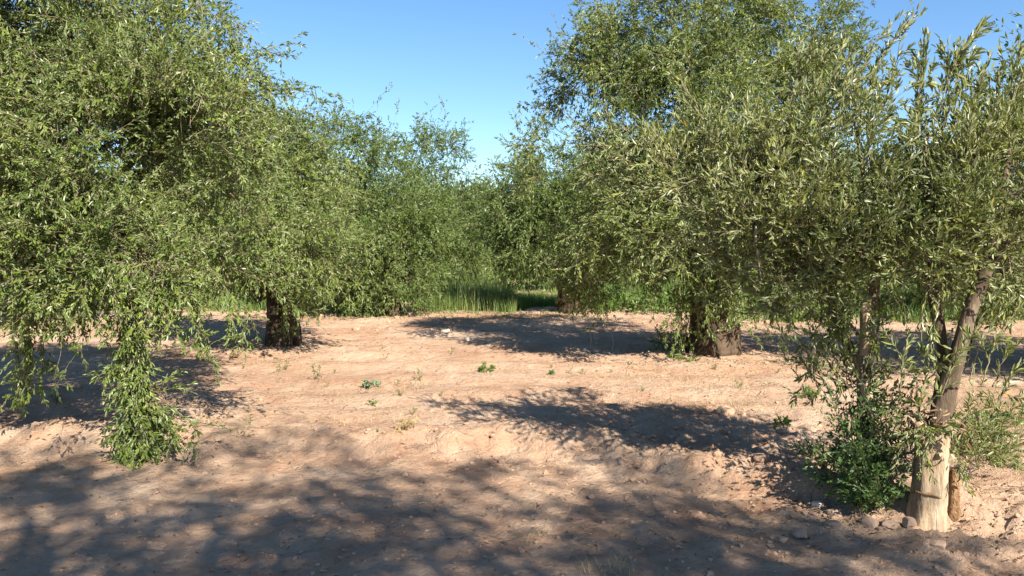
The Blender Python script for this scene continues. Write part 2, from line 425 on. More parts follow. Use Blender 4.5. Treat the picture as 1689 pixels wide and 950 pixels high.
def crown(mb, rg, lobes, dens, leafL, leafW, per=16, sides_=4, side_per=11, shape=6, clump_r=.30, sl=(.3, .6), droop=(.02, .3), fill=.45, cl_dens=9.0,
          floor=.02, sp_per=12, side_len=.18, twig_r=.0035, upb=.25, side_twigs=True, lift=-.05, spread=(.45, 1.0), up=.6, shrink=1.0, cut=-.42):
    """lobes: (x, y, z, rx, ry, rz); returns the clump centres that the branches reach for"""
    allc = []
    for (x, y, z, rx, ry, rz) in lobes:
        n = max(3, int(dens * cl_dens * (rx * ry + ry * rz + rx * rz) / 3 * 4))
        rx, ry, rz = rx * shrink, ry * shrink, rz * shrink; d = sphere_dirs(rg, n)
        q = fill + (1.02 - fill) * rg.random(n) ** .6
        c = np.array([x, y, z]) + d * q[:, None] * np.array([rx, ry, rz])
        nz = vnoise(c[:, 0] * 1.5 + c[:, 2] * .9, c[:, 2] * 1.6 + c[:, 1] * .8, 61) + .6 * vnoise(c[:, 1] * 2.6 - c[:, 2], c[:, 0] * 2.6 + c[:, 2] * 1.7, 62)
        ok = (c[:, 2] > gz(c[:, 0], c[:, 1]) + .35) & (nz > cut)
        c, d = c[ok], d[ok]; n = len(c); allc.append(c)
        ns = sp_per
        ci = np.repeat(np.arange(n), ns); off = sphere_dirs(rg, n * ns)
        p0 = c[ci] + off * clump_r * rg.random(n * ns)[:, None] ** .5 * .7
        dd = d[ci] * .7 + off * .8 + np.array([0, 0, upb])
        tb = np.clip(np.repeat(rg.random(n), ns) * .7 + rg.random(n * ns) * .3, 0, 1)
        sprays(mb, rg, p0, dd, rg.uniform(*sl, n * ns) * np.where(rg.random(n * ns) < .07, 1.9, 1.0), rg.uniform(*droop, n * ns), leafL, leafW, per, sides_, side_len, side_per, shape, twig_r, tintb=tb, floor=floor, side_twigs=side_twigs, lift=lift, spread=spread, up=up)
    return np.concatenate(allc)


def branches(mb, rg, fork, targets, r0, r1, mat_=0, sides=6, sag=.0):
    for t in targets:
        m = fork * .5 + t * .5 + rg.normal(0, .14, 3); m[2] += .12
        m2 = fork * .2 + t * .8 + rg.normal(0, .08, 3); m2[2] += .08
        tube(mb, [fork, m, m2, t], [r0, r0 * .55 + r1 * .45, r1 * 1.3, r1 * .5], sides, mat_, .08, 0, int(rg.integers(1e6)), 12)


def lobes_px(spec):
    out = []
    for s in spec:
        px, py, Y, r = s[:4]; sy = s[4] if len(s) > 4 else 1.0; sd = s[5] if len(s) > 5 else 1.0
        p = at(px, py, Y); R = r * Y / FPX; out.append((p[0], p[1], p[2], R, R * sd, R * sy))
    return out


def trunk_base(mb, rg, base, top, r, seed, flare=1.2, lean=(0, 0)):
    b = np.array(base); t = np.array(top); m = b * .55 + t * .45 + np.array([lean[0], lean[1], 0])
    q = tube(mb, [b - [0, 0, .12], b + (m - b) * .22, m, t], [r * flare, r * 1.22, r, r * 1.02], 20, 0, .07, .16, seed, 26)
    for k in range(6):                                            # root swellings and burls
        a = rg.uniform(0, 6.28); z = rg.uniform(.05, .6)
        c = b + (t - b) * z + np.array([math.cos(a), math.sin(a), 0]) * r * (1.0 if z > .25 else 1.25)
        e = b + np.array([math.cos(a), math.sin(a), 0]) * r * flare * 1.15
        tube(mb, [c, (c + e) / 2 + [0, 0, .02], e - [0, 0, .3]], [r * .22, r * .28, r * .2], 8, 0, .1, 0, seed + k, 9)
    return q


def olive(label, base_px, Y, spec, mats, seed, dens, leafL, leafW, r=.2, fork_h=1.1, hang=(), shoots=(), name='olive_tree', shape=6, group='olive trees of the grove',
          limbs=6, lean=(0, 0), crown_kw={}, base=None, extra=None):
    rg = np.random.default_rng(seed)
    if base is None:
        p = at(base_px, 500, Y); base = np.array([p[0], p[1], float(gz(p[0], p[1]))])
    else: base = np.array([base[0], base[1], float(gz(base[0], base[1]))])
    root = tag(empty(name, base), label, 'tree', group)
    cb = MB(); lobes = [tuple(q) for q in spec] if isinstance(spec, np.ndarray) else lobes_px(spec)
    C = crown(cb, rg, lobes, dens, leafL, leafW, shape=shape, **crown_kw)
    for h in hang:                                               # long trailing or upright shoots: picture points, depth
        pts = np.array([at(a, b, Y_) for a, b, Y_ in h[0]]); nn = h[1]; hw = h[2]
        s = np.linspace(0, len(pts) - 1, 12); path = np.stack([np.interp(s, np.arange(len(pts)), pts[:, k]) for k in range(3)], 1)
        P = path[None] + np.cumsum(rg.normal(0, hw * .3, (nn, 12, 3)), 1) * np.linspace(.3, 1, 12)[None, :, None] + rg.normal(0, hw, (nn, 1, 3))
        P[:, :, 2] = np.maximum(P[:, :, 2], gz(P[:, :, 0], P[:, :, 1]) + .03)
        add_twigs(cb, P, .005)
        ln = np.linalg.norm(np.diff(path, axis=0), axis=1).sum()
        foliate(cb, rg, P, leafL, leafW, int(ln * (h[3] if len(h) > 3 else 60)), .1, shape, floor=.01)
        k = h[4] if len(h) > 4 else 10
        if k:
            si = np.repeat(np.arange(nn), int(k * ln) + 1); B, T = sample(P, si, rg.uniform(.15, .97, len(si)))
            sprays(cb, rg, B, T * .6 + rg.normal(0, .6, B.shape), rg.uniform(.08, .26, len(si)), .1, leafL, leafW, 14, 0, shape=shape, twig_r=.002, floor=.01)
    cb.build('crown', mats, root, base)
    tb = MB(); top = base + np.array([lean[0], lean[1], fork_h])
    trunk_base(tb, rg, base, top, r, seed, lean=(lean[0] * .2, lean[1] * .2))
    tb.build('trunk', [BARK], root, base)
    cen = np.array([[l[0], l[1], l[2]] for l in lobes]); cen = cen[rg.permutation(len(cen))[:limbs]]
    lb = MB()
    for k, t in enumerate(cen):
        t = top * .32 + t * .68
        m = top * .5 + t * .5 + rg.normal(0, .12, 3)
        tube(lb, [top - [0, 0, .15], top * .75 + t * .25 + [0, 0, .05], m, t], [r * .55, r * .45, r * .34, r * .18], 9, 0, .1, .1, seed + 50 + k, 16)
        near = C[np.argsort(np.linalg.norm(C - t, axis=1))[:7]]
        branches(lb, rg, m, near[:3], r * .2, .012); branches(lb, rg, t, [q_ * .8 + t * .2 for q_ in near[3:]], r * .14, .008)
    lb.build('limbs', [BARK], root, base)
    if extra: extra(root, base, rg)
    return root


M_OL = [LEAF, TWIG]; M_GR = [LEAF_GREY, TWIG]; M_FAR = [LEAF_FAR, TWIG]

# ---- the big tree at the left edge
def trailing_stems(root, base, rg):
    for pts, r in (([(66, 400, 6.5), (56, 470, 6.35), (50, 540, 6.25), (40, 640, 6.2)], .022), ([(190, 380, 6.1), (208, 470, 5.98), (222, 580, 5.95), (236, 725, 5.98)], .017),
                   ([(230, 400, 6.1), (226, 520, 6.0), (240, 620, 6.0), (212, 735, 5.95)], .013), ([(20, 420, 6.3), (30, 500, 6.2), (20, 560, 6.1)], .013), ([(240, 640, 6.0), (270, 645, 5.95), (302, 628, 5.9)], .008), ([(228, 600, 5.97), (190, 618, 5.9), (150, 626, 5.85)], .008)):
        m = MB(); P = [at(*q) for q in pts]; tube(m, P, np.linspace(r, r * .3, len(P)), 8, 0, .12, 0, int(r * 9999), 22); m.build('trailing_branch', [BARK], root, base)


olive('big olive tree at the left edge with leafy branches trailing to the soil', None, 6.6,
      [(40, 60, 6.9, 190), (160, 20, 7.0, 150), (275, 110, 7.0, 88), (345, 215, 6.9, 82), (110, 230, 6.2, 170), (255, 250, 6.1, 140),
       (360, 330, 6.6, 85), (40, 390, 6.0, 100, .9), (170, 400, 5.9, 105, .9), (290, 410, 6.1, 95, .8), (385, 150, 7.4, 42), (-140, 180, 6.6, 200), (-170, 380, 6.6, 140), (-60, 60, 6.8, 190)],
      M_OL, 11, 1.45, .046, .0135, r=.15, fork_h=1.2, base=(-5.0, 6.9), limbs=9,
      crown_kw=dict(sp_per=20, cl_dens=7.5, shrink=.94, clump_r=.27, side_per=11, per=15, droop=(-.05, .2), sl=(.22, .5), upb=.35, side_len=.15),
      hang=[([(200, 440, 5.9), (215, 560, 5.9), (225, 650, 5.9), (235, 730, 5.95)], 16, .06, 75, 12),
            ([(260, 640, 6.0), (240, 700, 6.0), (215, 745, 5.9)], 11, .05, 75, 14), ([(240, 660, 5.9), (290, 690, 5.9), (310, 720, 5.95)], 4, .05, 50, 10),
            ([(225, 600, 5.9), (180, 615, 5.85), (148, 625, 5.8)], 2, .02, 60, 6), ([(230, 640, 5.9), (270, 640, 5.9), (300, 628, 5.9)], 2, .02, 50, 6),
            ([(45, 420, 6.2), (48, 530, 6.2), (42, 600, 6.2), (35, 650, 6.2)], 8, .045, 65, 9), ([(20, 430, 6.0), (15, 520, 6.0)], 9, .07, 65, 9),
            ([(340, 420, 6.4), (370, 500, 6.4), (400, 560, 6.4)], 4, .05, 45, 6), ([(300, 440, 6.2), (340, 530, 6.2), (345, 575, 6.2)], 4, .05, 45, 7),
            ([(140, 440, 6.0), (145, 520, 6.0), (140, 560, 6.0)], 3, .04, 40, 5), ([(100, 440, 6.0), (95, 520, 6.0)], 8, .08, 60, 7),
            ([(270, 450, 6.0), (285, 520, 6.0)], 9, .08, 60, 8), ([(180, 450, 6.0), (170, 520, 6.0)], 9, .09, 60, 8), ([(240, 450, 6.0), (245, 540, 6.0)], 9, .09, 60, 9), ([(380, 40, 7.2), (430, 90, 7.3), (480, 95, 7.4)], 3, .05, 45, 6),
            ([(400, 130, 7.2), (450, 150, 7.3), (505, 165, 7.4)], 4, .06, 45, 6), ([(300, 20, 7.2), (350, 30, 7.3), (400, 45, 7.3)], 4, .06, 50, 7)], extra=trailing_stems)

# ---- second tree on the left, thick brown trunk
olive('olive tree on the left with thick brown trunk standing alone in its own shadow', 462, 11.8,
      [(430, 255, 12.6, 72), (475, 285, 12.3, 62), (400, 320, 12.0, 90), (485, 365, 12.0, 72), (430, 395, 12.0, 62, .75), (525, 420, 12.0, 48, .8), (345, 405, 12.2, 66, .8), (340, 270, 12.8, 80), (530, 320, 12.6, 45), (505, 385, 10.4, 62, .6), (425, 385, 10.4, 66, .6), (455, 425, 10.9, 66, .6), (500, 445, 11.0, 45, .6), (400, 445, 11.0, 50, .6)],
      M_OL, 22, 1.3, .062, .0182, r=.20, fork_h=1.0, limbs=7,
      crown_kw=dict(cut=-.75, sp_per=17, cl_dens=5.6, clump_r=.27, side_per=10, per=13, droop=(-.03, .25), sl=(.25, .55)),
      hang=[([(472, 440, 11.5), (470, 500, 11.5), (474, 555, 11.5)], 2, .03, 40, 5), ([(510, 440, 11.9), (528, 480, 11.9), (515, 505, 11.9)], 4, .08, 40, 7),
            ([(400, 440, 11.8), (420, 490, 11.8)], 6, .1, 40, 7), ([(540, 440, 12), (560, 495, 12)], 5, .1, 40, 7), ([(470, 180, 12.4), (500, 150, 12.5), (545, 180, 12.5)], 3, .1, 30, 5)])

# ---- third on the left, foliage down to the ground
olive('bushy olive tree in the left row whose foliage reaches the ground beside the green grass', 640, 17.5,
      [(565, 265, 17.5, 58), (620, 300, 17.5, 55), (660, 365, 17.3, 48), (560, 360, 17.2, 62), (620, 390, 17.0, 68), (680, 430, 17.2, 42), (560, 450, 17.2, 58, .8), (640, 465, 17.0, 58, .7), (520, 330, 17.8, 60)],
      M_FAR, 33, 1.3, .082, .024, r=.2, fork_h=.8, limbs=6, shape=4,
      crown_kw=dict(cut=-.85, sp_per=10, cl_dens=7, side_per=10, per=12, sides_=4, droop=(-.03, .25), side_twigs=False, side_len=.24, sl=(.4, .75)),
      hang=[([(560, 460, 17), (575, 500, 17)], 10, .2, 30, 7), ([(620, 470, 17), (625, 508, 17)], 10, .2, 30, 7), ([(670, 440, 17), (675, 490, 17)], 6, .12, 30, 7),
            ([(540, 230, 17.5), (535, 180, 17.5)], 4, .15, 25, 6), ([(600, 240, 17.5), (620, 190, 17.5)], 4, .2, 25, 6)])

# ---- tall loose one beyond it
t4 = olive('tall loose-crowned olive tree rising against the sky behind the bushy left row', 722, 25,
      [(722, 255, 25, 34), (744, 315, 25, 38), (700, 325, 25, 36), (725, 390, 25, 50), (690, 400, 25, 46), (750, 440, 25, 48)],
      M_FAR, 44, 1.2, .11, .03, r=.12, fork_h=1.2, limbs=3, shape=4,
      crown_kw=dict(cut=-2, sp_per=9, cl_dens=5, side_per=9, per=11, droop=(-.05, .2), side_twigs=False, side_len=.32, sl=(.5, .9), upb=.4),
      hang=[([(715, 270, 25), (705, 215, 25)], 5, .25, 22, 5), ([(735, 260, 25), (742, 220, 25)], 4, .2, 22, 5), ([(765, 340, 25), (778, 300, 25)], 4, .25, 22, 5)])

# ---- right row
olive('large olive tree right of the gap with dark fluted trunk sheltered under a wide crown', 1174, 10.9,
      [(1000, 150, 11.2, 85), (1085, 70, 11.0, 90), (1190, 40, 11, 95), (1300, 50, 11.3, 95), (1365, 90, 11.6, 62), (950, 260, 11.2, 70), (1060, 220, 10.6, 110), (1180, 170, 10.3, 120),
       (1310, 180, 10.8, 105), (970, 350, 11.0, 75), (1060, 360, 10.5, 90), (1170, 330, 10.2, 110), (1290, 330, 10.5, 100), (1010, 440, 11, 60, .8), (1110, 425, 10.5, 68, .7), (1240, 430, 10.6, 80, .7), (1330, 440, 11.2, 80, .7), (1210, 345, 9.5, 85, .7), (1120, 380, 9.7, 66, .7)],
      M_OL, 55, 1.25, .06, .0165, r=.27, fork_h=.95, limbs=9,
      crown_kw=dict(cut=-.6, sp_per=17, cl_dens=5.8, clump_r=.27, side_per=10, per=13, droop=(-.04, .24), sl=(.25, .55)),
      hang=[([(1130, 450, 10.5), (1125, 520, 10.5), (1115, 575, 10.4)], 7, .08, 45, 8), ([(1060, 430, 10.6), (1065, 500, 10.6)], 5, .1, 40, 7), ([(1210, 470, 10.2), (1225, 540, 10.2)], 5, .08, 45, 7), ([(1160, 460, 10.2), (1168, 545, 10.2)], 3, .05, 45, 7), ([(1190, 460, 10.1), (1195, 520, 10.1)], 3, .05, 45, 6),
            ([(990, 60, 11), (955, 90, 11), (940, 120, 11)], 4, .1, 35, 6), ([(940, 200, 11.2), (905, 180, 11.2), (890, 215, 11.2)], 4, .12, 35, 6),
            ([(1100, 30, 11), (1090, -10, 11)], 6, .2, 35, 6), ([(1380, 50, 11.5), (1420, 20, 11.5)], 5, .2, 35, 6), ([(960, 130, 11.2), (930, 150, 11.2)], 4, .12, 35, 6), ([(1260, 480, 10.8), (1275, 545, 10.8)], 3, .1, 30, 5)])

olive('rounded olive tree right of the gap with slim dark trunk at grass edge', 940, 18,
      [(858, 322, 18, 50), (925, 305, 18, 58), (890, 345, 17.8, 50), (985, 330, 18, 55), (845, 375, 17.8, 42), (905, 375, 17.5, 58), (970, 395, 17.6, 52), (865, 410, 17.7, 36, .7), (1020, 405, 18, 44)],
      M_FAR, 66, 1.4, .082, .024, r=.2, fork_h=1.3, limbs=6, shape=4,
      crown_kw=dict(cut=-.85, sp_per=10, cl_dens=7, side_per=10, per=12, droop=(-.03, .25), side_twigs=False, side_len=.24, sl=(.4, .75)),
      hang=[([(826, 420, 17.8), (822, 465, 17.8)], 4, .12, 30, 6), ([(840, 300, 18), (815, 290, 18)], 4, .15, 25, 6)])

# ---- the nearest tree at the right: several stems sprouting from an old cut stump
def near_tree():
    rg = np.random.default_rng(77)
    g = ground_at(1528, 862); base = g.copy(); Y0 = g[1]
    root = tag(empty('olive_tree', base), 'multi-stemmed olive tree sprouting from a pale old stump at the track edge', 'tree', 'olive trees of the grove')
    spec = [(1110, 250, 5.3, 62, .8), (1170, 300, 5.1, 95), (1260, 230, 5.2, 105), (1340, 175, 5.2, 80), (1270, 350, 5.0, 115), (1400, 300, 5.0, 112), (1180, 390, 5.2, 80, .7), (1320, 430, 5.1, 85, .7),
            (1460, 400, 4.9, 105), (1550, 345, 4.8, 85), (1650, 310, 4.8, 75), (1570, 410, 4.7, 90, .8), (1670, 400, 4.7, 95), (1405, 190, 5.3, 45), (1590, 290, 4.9, 55), (1705, 270, 5.0, 65), (1740, 330, 4.9, 90), (1490, 440, 5.0, 55, .6), (1400, 440, 5.2, 62, .6), (1260, 445, 5.4, 58, .6)]
    lobes = lobes_px(spec); cb = MB()
    C = crown(cb, rg, lobes, 1.3, .048, .0118, per=15, sides_=4, side_per=9, sp_per=13, cl_dens=11.5, clump_r=.17, sl=(.18, .42), droop=(-.16, .08), side_len=.13, twig_r=.0026, upb=.75, cut=-.34, lift=.22, spread=(.3, .8), up=.25)
    up_ = [([(1060, 330, 5.2), (1040, 312, 5.2)], 4, .03), ([(1130, 300, 5.0), (1080, 320, 5.0), (1045, 310, 5.0)], 3, .03), ([(1100, 230, 5.2), (1065, 235, 5.2), (1055, 250, 5.2)], 3, .03),
           ([(1160, 190, 5.1), (1135, 165, 5.1), (1125, 150, 5.1)], 3, .03), ([(1350, 150, 5.1), (1355, 100, 5.1), (1365, 60, 5.1)], 6, .06), ([(1400, 140, 5.2), (1415, 95, 5.2)], 6, .06), ([(1300, 170, 5.1), (1310, 125, 5.1), (1322, 95, 5.1)], 6, .06),
           ([(1430, 120, 5.3), (1460, 70, 5.3), (1500, 32, 5.3)], 3, .02), ([(1480, 110, 5.3), (1490, 50, 5.3)], 1, .02), ([(1465, 150, 5.2), (1472, 100, 5.2)], 4, .04),
           ([(1510, 250, 4.8), (1518, 150, 4.8), (1525, 70, 4.8)], 4, .025), ([(1545, 240, 4.8), (1560, 150, 4.8), (1590, 95, 4.8), (1628, 45, 4.8)], 3, .02), ([(1560, 220, 4.8), (1575, 150, 4.8), (1572, 85, 4.8)], 4, .03),
           ([(1590, 240, 4.8), (1605, 170, 4.8), (1620, 110, 4.8)], 4, .03), ([(1620, 230, 4.8), (1640, 170, 4.8), (1650, 110, 4.8)], 3, .03), ([(1660, 220, 4.9), (1680, 140, 4.9), (1692, 90, 4.9)], 6, .06), ([(1500, 230, 5), (1500, 190, 5)], 3, .05),
           ([(1360, 470, 4.9), (1370, 530, 4.9), (1360, 580, 4.9)], 4, .05), ([(1330, 560, 5.2), (1345, 600, 5.2), (1380, 640, 5.2)], 4, .06), 
           ([(1660, 420, 4.6), (1670, 480, 4.6), (1660, 530, 4.6)], 4, .05), ([(1540, 480, 4.6), (1530, 560, 4.6), (1545, 620, 4.6)], 2, .03),  ([(1230, 420, 5.3), (1240, 480, 5.3)], 4, .06), ([(1400, 640, 4.85), (1390, 560, 4.8), (1370, 500, 4.8)], 3, .06), ([(1440, 660, 4.8), (1460, 580, 4.75), (1470, 500, 4.75)], 3, .07), ([(1500, 680, 4.6), (1505, 600, 4.6), (1515, 520, 4.6)], 2, .05), ([(1350, 640, 4.9), (1335, 590, 4.9)], 4, .06), ([(1590, 640, 4.5), (1610, 570, 4.5), (1640, 520, 4.5)], 3, .06), ([(1630, 660, 4.5), (1660, 600, 4.5)], 3, .06), ([(1540, 660, 4.4), (1560, 600, 4.4), (1575, 540, 4.4)], 1, .03), ([(1320, 440, 4.9), (1340, 520, 4.9)], 2, .06), ([(1470, 440, 4.8), (1470, 490, 4.8)], 3, .07), ([(1560, 440, 4.6), (1570, 500, 4.6)], 5, .07), ([(1300, 440, 5), (1310, 500, 5)], 4, .06)]
    for pp, nn, hw in up_:
        pts = np.array([at(*q) for q in pp]); s = np.linspace(0, len(pts) - 1, 12)
        path = np.stack([np.interp(s, np.arange(len(pts)), pts[:, k]) for k in range(3)], 1)
        P = path[None] + np.cumsum(rg.normal(0, hw * .2, (nn, 12, 3)), 1) * np.linspace(.1, 1, 12)[None, :, None] + rg.normal(0, hw, (nn, 1, 3))
        add_twigs(cb, P, .0045); ln = np.linalg.norm(np.diff(path, axis=0), axis=1).sum()
        foliate(cb, rg, P, .056, .0125, int(ln * 70), .1, 6, (.3, .65), .2, floor=.01, lift=.12)
        si = np.repeat(np.arange(nn), int(4 * ln) + 1); B, T = sample(P, si, rg.uniform(.1, .8, len(si)))
        sprays(cb, rg, B, T * .8 + rg.normal(0, .45, B.shape), rg.uniform(.08, .25, len(si)), .0, .06, .014, 14, 0, twig_r=.002, floor=.01)
    cb.build('crown', M_GR, root, base)

    # the cut stump
    tb = MB(); b = base
    tp = at(1540, 708, Y0)
    q = tube(tb, [b - [0, 0, .12], b + [0, 0, .03], b * .6 + tp * .4 + [.005, 0, 0], tp], [.112, .100, .094, .09], 26, 0, .04, .14, 3, 40)
    for z in (.3, .7):                                                  # torn rings of bark and old cuts
        c = b + (tp - b) * z
        rr = .096 - .010 * z
        a = np.linspace(2.6, 6.6, 14) + rg.uniform(-.3, .3)
        ring = np.stack([c[0] + np.cos(a) * rr, c[1] + np.sin(a) * rr, c[2] + .03 * np.sin(a * 1.3 + z * 9) + rg.normal(0, .006, 14)], 1)
        tube(tb, ring, rg.uniform(.001, .012, 14), 6, 1, .35, 0, int(z * 100), 28)
    for k in range(5):                                                             # knobs, snags and flaps at its head
        a = rg.uniform(2.4, 7.0); c = tp + np.array([math.cos(a) * .07, math.sin(a) * .07, rg.uniform(-.2, .02)])
        e = c + np.array([math.cos(a) * rg.uniform(.03, .09), math.sin(a) * rg.uniform(.02, .07), rg.uniform(-.01, .07)])
        tube(tb, [c - (e - c) * .5, c, e], [.034, .03, rg.uniform(.008, .024)], 8, 0, .22, 0, k, 8)
    tb.build('stump', [BARK_PALE, BARK_BROWN], root, base)
    sb = MB(); g2 = at(1572, 852, Y0 + .03); g2[2] = gz(g2[0], g2[1])
    tube(sb, [g2 - [0, 0, .06], g2 + [0, 0, .12], at(1578, 775, Y0 + .03)], [.042, .034, .03], 10, 0, .14, .1, 8, 16)
    sb.build('side_stub', [BARK_BROWN], root, base)

    def stem(pts, rad, sd):
        m = MB(); tube(m, pts, rad, 14, 0, .09, .05, sd, 6 * len(pts)); return m.build('stem', [BARK_STEM], root, base)
    Y = Y0
    stem([at(1542, 740, Y + .02), at(1555, 672, Y + .03), at(1578, 590, Y), at(1604, 500, Y), at(1628, 440, Y), at(1650, 340, Y + .1), at(1668, 240, Y + .25)], [.074, .056, .045, .040, .035, .025, .011], 21)
    stem([at(1548, 700, Y + .07), at(1556, 610, Y + .1), at(1552, 550, Y + .12), at(1540, 490, Y + .15), at(1535, 440, Y + .2), at(1520, 340, Y + .3), at(1530, 220, Y + .35)], [.05, .034, .032, .031, .03, .022, .008], 22)
    Yl = 4.95; g3 = ground_at(1428, 838); 
    stem([g3 - [0, 0, .08], at(1424, 760, Yl), at(1424, 660, Yl), at(1418, 600, Yl), at(1385, 545, Yl), at(1352, 470, Yl), at(1330, 420, Yl + .1), at(1290, 320, Yl + .2), at(1230, 250, Yl + .2)], [.05, .045, .04, .034, .03, .028, .024, .018, .008], 23)
    stem([at(1424, 690, Yl + .02), at(1426, 640, Yl + .03), at(1432, 580, Yl + .05), at(1436, 530, Yl + .05), at(1445, 430, Yl + .1), at(1430, 320, Yl + .1), at(1410, 200, Yl + .1)], [.04, .036, .034, .032, .03, .022, .008], 24)
    m = MB(); tube(m, [at(1440, 690, Yl - .06), at(1432, 655, Yl - .1), at(1424, 628, Yl - .12)], [.03, .03, .022], 12, 0, .12, .05, 31, 10); m.build('pruned_stub', [BARK_PALE], root, base)
    m = MB(); tube(m, [at(1427, 585, Yl - .05), at(1427, 540, Yl - .07), at(1428, 500, Yl - .07)], [.033, .032, .031], 12, 0, .06, .05, 32, 10); m.build('pruned_stub', [BARK_PALE], root, base)
    # branches inside the crown
    lb = MB()
    anchors = [at(1650, 340, Y + .1), at(1520, 340, Y + .3), at(1290, 320, Yl + .2), at(1445, 430, Yl + .1), at(1430, 320, Yl + .1), at(1352, 470, Yl), at(1628, 440, Y)]
    for t in C[rg.permutation(len(C))[:110]]:
        a = min(anchors, key=lambda q_: np.linalg.norm(q_ - t)); t = a * .22 + t * .78
        tube(lb, [a, a * .6 + t * .4 + [0, 0, .05] + rg.normal(0, .025, 3), a * .25 + t * .75 + [0, 0, .04] + rg.normal(0, .02, 3), t], [.014, .009, .006, .003], 6, 0, .08, 0, int(rg.integers(1e6)), 12)
    lb.build('branches', [BARK_STEM], root, base)
    db = MB(); tube(db, [at(1246, 372, 4.8), at(1247, 400, 4.78), at(1251, 430, 4.78), at(1256, 462, 4.78)], [.006, .008, .007, .003], 6, 0, .1, 0, 1, 12)
    tube(db, [at(1247, 400, 4.78), at(1238, 412, 4.78)], [.004, .002], 5, 0, .1, 0, 1, 5)
    tag(db.build('dead_twig', [DEAD], root, base), 'pale bare dead twig hanging below the crown')
    # leafy shoots at the foot
    kb = MB()
    def bush(c_px, n, spread, ln, L=.03, W=.012, dr=.1, sides_=4, per=18, upb=.9, hgt=.0):
        c = ground_at(*c_px); c[2] += hgt
        p0 = c + rg.normal(0, 1, (n, 3)) * np.array([spread, spread * .8, .02]); p0[:, 2] = np.maximum(p0[:, 2], gz(p0[:, 0], p0[:, 1]) + .01)
        d = rg.normal(0, .45, (n, 3)); d[:, 2] = np.abs(d[:, 2]) + upb
        sprays(kb, rg, p0, d, rg.uniform(.5, 1.1, n) * ln, dr, L, W, per, sides_, .1, 9, twig_r=.002, floor=.005)
    bush((1428, 848), 60, .048, .40, .034, .014, .08, upb=1.8); bush((1425, 815), 40, .06, .66, .036, .013, .06, upb=1.5); bush((1405, 800), 14, .06, .40, .034, .013, .12, upb=1.3)
    bush((1365, 778), 10, .08, .24, .032, .013, .2, upb=.6); bush((1345, 755), 6, .06, .18, .032, .012, .2, upb=.5); bush((1425, 800), 34, .08, 1.05, .036, .013, .02, upb=2.2); bush((1460, 800), 9, .07, .8, .032, .010, .05, sides_=3, upb=1.6)
    kb.build('foot_shoots', [LEAF_SUCKER, TWIG], root, base)
    kb = MB()
    bush((1600, 800), 26, .06, .42, .05, .009, .08, 3, 16, 1.1, .15); bush((1618, 790), 30, .08, .62, .06, .010, .10, 2, 20, 1.2, .12); bush((1650, 760), 12, .1, .42, .06, .009, .12, 2, 16, 1.1)
    n = 16; p0 = at(1535, 705, Y0 - .06) + rg.normal(0, 1, (n, 3)) * [.075, .03, .04]; d = rg.normal(0, .6, (n, 3)) + [0, -.3, .2]
    sprays(kb, rg, p0, d, rg.uniform(.12, .28, n), .25, .045, .011, 14, 2, .09, 8, twig_r=.002)
    kb.build('foot_shoots', [LEAF_GREY, TWIG], root, base)
    # withered leaves and bark rags caught on the head of the stump and among the stems
    wb = MB(); n = 420
    n = 260; B = np.concatenate([tp + rg.normal(0, 1, (n, 3)) * [.09, .07, .08], at(1450, 680, Yl) + rg.normal(0, 1, (n, 3)) * [.13, .1, .16]])
    add_leaves(wb, rg, B, rg.normal(0, 1, B.shape), .05, .017, .3, shape=6, curl=.3)
    wb.build('withered_leaves', [LEAF_DRY], root, base)
    return root


near_tree()

# ------------------------------------------------------------------ trees farther off
def far_spec(c, h=4.6, r=2.1, seed=0):
    rg = np.random.default_rng(seed); out = []
    for k in range(13):
        a = k * 2.4 + rg.uniform(-.4, .4); z = 1.2 + (h - 1.9) * (k + .5) / 13; q = r * math.sin(math.pi * min(.93, .28 + .62 * (k + .5) / 13)) * .62
        out.append((c[0] + q * math.cos(a), c[1] + q * math.sin(a), z, r * rg.uniform(.36, .5), r * rg.uniform(.36, .5), r * rg.uniform(.32, .44)))
    return np.array(out)


CK = dict(sp_per=9, cl_dens=5, side_per=9, per=11, droop=(-.03, .3), side_twigs=False, side_len=.28, sl=(.45, .85))
# in the gap between the rows
olive('low pale olive tree closing the far end of the gap', None, 34, far_spec((-1.5, 33), 3.6, 2.3, 1), M_FAR, 101, .9, .13, .038, base=(-1.5, 33), shape=4, crown_kw=CK, limbs=5)
protoA = olive('olive tree in the neighbouring row glimpsed under the left crown', None, 0, far_spec((-10.4, 15.5), 4.6, 2.3, 2), M_FAR, 102, 1.0, .10, .03, base=(-10.4, 15.5), shape=4, crown_kw=CK, limbs=5)
protoB = olive('olive tree in the right hand row whose shadow falls at the photo edge', None, 0, far_spec((7.9, 8.6), 4.7, 2.3, 3), M_FAR, 103, 1.0, .09, .026, base=(7.9, 8.6), shape=4, crown_kw=dict(CK, cl_dens=5), limbs=6)
rr = random.Random(4)
far_pos = [(-10, 22), (-9.6, 29), (-3.2, 32), (1.6, 26), (-5.2, 25), (5.2, 25.5), (9.3, 17), (8.6, 24), (15, 14), (15.5, 21), (14, 28), (3.4, 33), (-0.5, 41), (-4.6, 40), (3.8, 41), (8.5, 33),
           (-9, 37), (-16, 19), (-16.5, 27), (-15, 35), (13.5, 36), (21, 24), (20, 32), (-22, 30), (8.2, 42), (-9.5, 45), (-2.8, 49), (1.8, 50), (6.3, 51), (15, 45), (-15, 46), (21, 42), (-22, 42), (27, 35), (-28, 38)]
